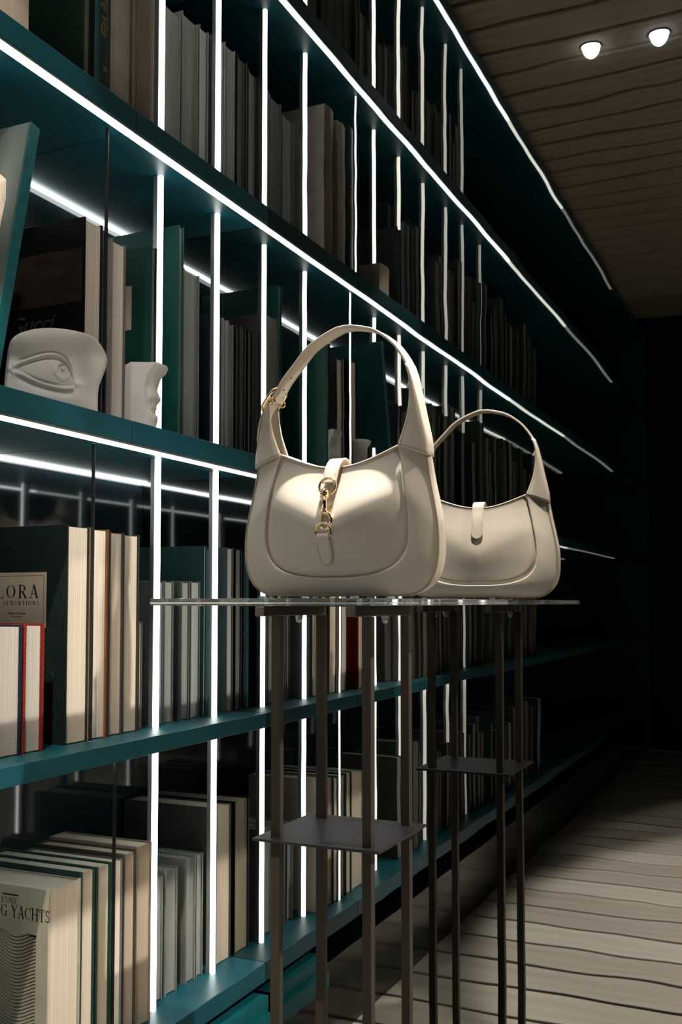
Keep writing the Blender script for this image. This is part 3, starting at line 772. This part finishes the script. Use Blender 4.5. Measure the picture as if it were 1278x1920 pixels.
# strap band
SP = [(104.5, 262), (105.5, 272), (100.5, 288), (91.5, 304), (77.5, 321), (54, 338), (28, 346), (10, 348), (-8, 345), (-42, 329), (-63, 309), (-83, 288), (-93, 274), (-101, 262)]
path = catmull(vec([(101.5, 258)] + SP[1:]), 90)
def band(name, pts, w, t, m, taper=0, parent=bag, roundend=False, axis=Vector((0, 1, 0))):
    bm = bmesh.new(); rings = []; n = len(pts)
    for i, p in enumerate(pts):
        d = (pts[min(i + 1, n - 1)] - pts[max(i - 1, 0)]).normalized(); nn = d.cross(axis).normalized(); ww = w / 2
        if roundend:
            r = (pts[-1] - p).length
            if r < w / 2: ww = max(.0006, math.sqrt(max(0, (w / 2) ** 2 - (w / 2 - r) ** 2)))
        c = .0006
        cr = [(-ww, -t / 2 + c), (-ww + c, -t / 2), (ww - c, -t / 2), (ww, -t / 2 + c), (ww, t / 2 - c), (ww - c, t / 2), (-ww + c, t / 2), (-ww, t / 2 - c)]
        if ww < .002: cr = [(-ww, -t / 2), (-ww * .5, -t / 2), (ww * .5, -t / 2), (ww, -t / 2), (ww, t / 2), (ww * .5, t / 2), (-ww * .5, t / 2), (-ww, t / 2)]
        rings.append([bm.verts.new(p + axis * a + nn * b) for a, b in cr])
    grid_faces(bm, rings, closed=True); bm.faces.new(rings[0]); bm.faces.new(rings[-1][::-1])
    return link(name, bm, m, parent, smooth=True)
st_o = band('strap', path, .0250, .0032, M['leather'])
e = st_o.modifiers.new('edge', 'EDGE_SPLIT'); e.split_angle = math.radians(35)
bm = bmesh.new()
for side in (-1, 1):
    for off in (-.0018, .0018):
        P = resample(path, 260)
        for i in range(4, 254, 2):
            d = (P[i + 1] - P[i]).normalized(); nn = d.cross(Vector((0, 1, 0)))
            a = P[i] + nn * off + Vector((0, side * .0098, 0)); b = P[i + 1] + nn * off + Vector((0, side * .0098, 0)); tube(bm, [a, b], .00032, 4)
o = link('stitching', bm, M['thread'], st_o); o['kind'] = 'stuff'
# punched holes near the buckle
bm = bmesh.new()
for k in (77, 83):
    p = path[k]; d = (path[k + 1] - path[k - 1]).normalized(); nn = d.cross(Vector((0, 1, 0))).normalized(); cyl(bm, p - nn * .0019, p + nn * .0019, .0014, n=12)
link('strap_hole', bm, M['black'], st_o)
# buckle and hanging strap tail on the left
tail = catmull([Vector((-.0935, 0, .2720)), Vector((-.1005, 0, .2640)), Vector((-.1125, 0, .2500)), Vector((-.1195, 0, .2330)), Vector((-.1225, 0, .2150)), Vector((-.1225, 0, .1990))], 40)
o = band('strap_tail', tail, .0240, .0028, M['leather'], roundend=True)
bk_ = empty('buckle', (0, 0, 0)); bpy.data.objects.remove(bk_)
def rrect(cx, w, h, r, n=8):
    pts = []
    for qx, qy, a0 in ((1, 1, 0), (-1, 1, 90), (-1, -1, 180), (1, -1, 270)):
        for i in range(n): a = math.radians(a0 + 90 * i / n); pts.append((qx * (w / 2 - r) + r * math.cos(a), qy * (h / 2 - r) + r * math.sin(a)))
    return pts
ctr = Vector((-.1035, 0, .2640)); tdir = Vector((-.62, 0, -.78)).normalized()
bm = bmesh.new(); tube(bm, [ctr + Vector((0, a, 0)) + tdir * b for a, b in rrect(0, .0365, .0370, .012)], .0021, 10, closed=True)
buck = link('buckle', bm, M['gold'], bag, smooth=True)
bm = bmesh.new(); tube(bm, [ctr + Vector((0, a, 0)) for a in (-.017, 0, .017)], .0017, 10); tube(bm, [ctr + tdir * b + Vector((-.0022 * k, 0, .001 * k)) for b, k in ((-.018, 1), (-.008, 1.6), (.0, .4))], .0013, 8)
link('buckle_bar', bm, M['gold'], buck, smooth=True)
# small loops at the top of the left wing
bm = bmesh.new()
for y in (-.0128, .0128): tube(bm, [Vector((-.0985 + .0042 * math.cos(a), y, .2610 + .0042 * math.sin(a))) for a in [2 * PI * i / 14 for i in range(14)]], .0011, 8, closed=True)
link('buckle_loop', bm, M['gold'], buck, smooth=True)
# closure tab over the top
X0 = -.0010
tp = [Vector((X0, .0262, .108)), Vector((X0, .0240, .125)), Vector((X0, .0208, .142)), Vector((X0, .0160, .158)), Vector((X0, .0118, .1700)), Vector((X0, .0015, .1765)), Vector((X0, -.0080, .1755)), Vector((X0, -.0165, .1690)), Vector((X0, -.0225, .1590)), Vector((X0, -.0265, .1500)), Vector((X0, -.0292, .1440))]
tpc = catmull(tp[::-1], 50)
tb = band('closure_tab', tpc, .0210, .0028, M['leather'], roundend=True, axis=Vector((1, 0, 0)))
tb.modifiers.new('edge', 'EDGE_SPLIT').split_angle = math.radians(35)
bm = bmesh.new()
P = resample(tpc, 90)
for i in range(3, 74, 2):
    d = (P[i + 1] - P[i]).normalized(); nn = d.cross(Vector((1, 0, 0)))
    sg = 1 if nn.dot(Vector((0, P[i].y, P[i].z - .12))) > 0 else -1
    for sx in (-.0083, .0083):
        a = P[i] + nn * sg * .0015 + Vector((sx, 0, 0)); b = P[i + 1] + nn * sg * .0015 + Vector((sx, 0, 0)); tube(bm, [a, b], .00034, 4)
o = link('stitching', bm, M['thread'], tb); o['kind'] = 'stuff'
# lower tab: loop and stitched tongue
def fd(z): return -depth(0, z) - .0012
bm = bmesh.new(); rows = []
for k in range(15):
    z = .0690 - .0310 * k / 14; u = k / 14; hw = .0100 * (1 if u < .5 else math.sqrt(max(.0005, 1 - ((u - .5) / .5) ** 2)))
    rows.append([bm.verts.new((X0 - .002 + hw * f, fd(z) - .0008, z)) for f in (-1, -.5, 0, .5, 1)])
grid_faces(bm, rows)
o = link('lower_tongue', bm, M['leather'], bag, smooth=True); md = o.modifiers.new('s', 'SOLIDIFY'); md.thickness = .002; md.offset = 0
tongue = o
bm = bmesh.new()
pts = [Vector((X0 - .002 + s_ * .0082, fd(z) - .0020, z)) for s_, z in ((-1, .0660), (-1, .0600), (-1, .0550))] + [Vector((X0 - .002 - .0082 * math.cos(a), fd(.0540 - .0145 * math.sin(a)) - .0020, .0540 - .0145 * math.sin(a))) for a in [PI * i / 12 for i in range(1, 12)]] + [Vector((X0 - .002 + .0082, fd(z) - .0020, z)) for z in (.0550, .0600, .0660)]
P = resample(pts, 52)
for i in range(0, 51, 2): tube(bm, [P[i], P[i + 1]], .00036, 4)
o = link('stitching', bm, M['thread'], tongue); o['kind'] = 'stuff'
lp = catmull([Vector((X0 - .002, -.0385, .0640)), Vector((X0 - .002, -.0412, .0690)), Vector((X0 - .002, -.0425, .0740)), Vector((X0 - .002, -.0415, .0785)), Vector((X0 - .002, -.0385, .0790))], 20)
band('tab_loop', lp, .0180, .0020, M['leather'], axis=Vector((1, 0, 0)))
# gold clasp: upper ring, domed swivel, shaft, hook, lower ring
def ringpts(cx, y, cz, rx, rz, tilt=0, n=26): return [Vector((cx + rx * math.cos(a), y + tilt * math.sin(a), cz + rz * math.sin(a))) for a in [2 * PI * i / n for i in range(n)]]
cl = empty('clasp', (0, 0, 0)); cl.parent = bag
bm = bmesh.new(); tube(bm, ringpts(X0, -.0335, .1385, .0118, .0108, .002), .0017, 10, closed=True); link('upper_ring', bm, M['gold'], cl, smooth=True)
bm = bmesh.new(); lathe(bm, [(.0022, .1360), (.0045, .1340), (.0058, .1310), (.0060, .1285), (.0050, .1270), (.0062, .1258), (.0062, .1245), (.0044, .1235), (.0036, .1200), (.0033, .1120), (.0040, .1085), (.0048, .1065), (.0048, .1045), (.0030, .1035)], 24, (X0 - .0005, -.0400, 0)); link('swivel', bm, M['gold'], cl, smooth=True)
hk = [Vector((X0 - .0005, -.0400, .1040)), Vector((X0 + .0040, -.0400, .1040)), Vector((X0 + .0085, -.0400, .0990)), Vector((X0 + .0090, -.0400, .0920)), Vector((X0 + .0050, -.0405, .0855)), Vector((X0 - .0015, -.0415, .0838)), Vector((X0 - .0060, -.0415, .0880)), Vector((X0 - .0058, -.0410, .0935))]
bm = bmesh.new(); tube(bm, catmull(hk, 36), .0026, 12, rf=lambda u: 1.15 - .45 * u); link('hook', bm, M['gold'], cl, smooth=True)
bm = bmesh.new(); tube(bm, catmull([Vector((X0 - .0030, -.0395, .1060)), Vector((X0 - .0046, -.0398, .1000)), Vector((X0 - .0048, -.0400, .0930))], 12), .0013, 8); link('gate_spring', bm, M['gold'], cl, smooth=True)
bm = bmesh.new(); tube(bm, catmull([(X0 - .0125, -.0405, .0745), (X0 - .0130, -.0410, .0820), (X0 - .0095, -.0420, .0890), (X0 - .002, -.0425, .0915), (X0 + .0055, -.0420, .0890), (X0 + .0090, -.0410, .0820), (X0 + .0085, -.0405, .0745)], 30), .0016, 10); link('lower_ring', bm, M['gold'], cl, smooth=True)

# ------------------------------------------------------------------ ceiling spotlights, the reflected pair and added ones
for i, (x, y, mt, tgt, lb) in enumerate(((-.536, .033, M['spot_on'], BAG, 'ceiling spotlight glowing warm white, reflected left of the other'), (-.344, .021, M['spot_cool'], Vector((-.86, 1, .6)), 'ceiling spotlight glowing cool white, reflected at the upper right'), (.30, .70, M['spot_on'], Vector((.1, .3, 0)), 'ceiling spotlight above the lit floor, outside the reflected view'), (.10, -1.1, M['spot_on'], Vector((.2, -.8, 0)), 'ceiling spotlight far behind the camera over the floor'), (-.56, .96, M['spot_on'], BAG, 'added ceiling spotlight above and in front of the handbag'), (-.42, 1.47, M['spot_on'], BAG, 'added ceiling spotlight close to the mirror wall above the handbag'), (-.10, .30, M['spot_on'], BAG, 'added ceiling spotlight aimed at the plaster eye shelf'), (1.40, 1.32, M['spot_on'], BAG, 'added ceiling spotlight to the right, aimed at the stand legs'))):
    s = empty('ceiling_spotlight', (x, y, LZ + .08)); tag(s, lb, 'lamp')
    bm = bmesh.new(); cyl(bm, (0, 0, -.055), (0, 0, -.04), .03, .036, caps=False, n=28); cyl(bm, (0, 0, -.04), (0, 0, .0), .036, n=28)
    link('housing', bm, M['black'], s, smooth=True)
    bm = bmesh.new(); lathe(bm, [(.026 * math.cos(a), -.050 - .036 * math.sin(a)) for a in [0, .3, .6, .9, 1.2, 1.5]], 24); link('lens', bm, mt, s, smooth=True)
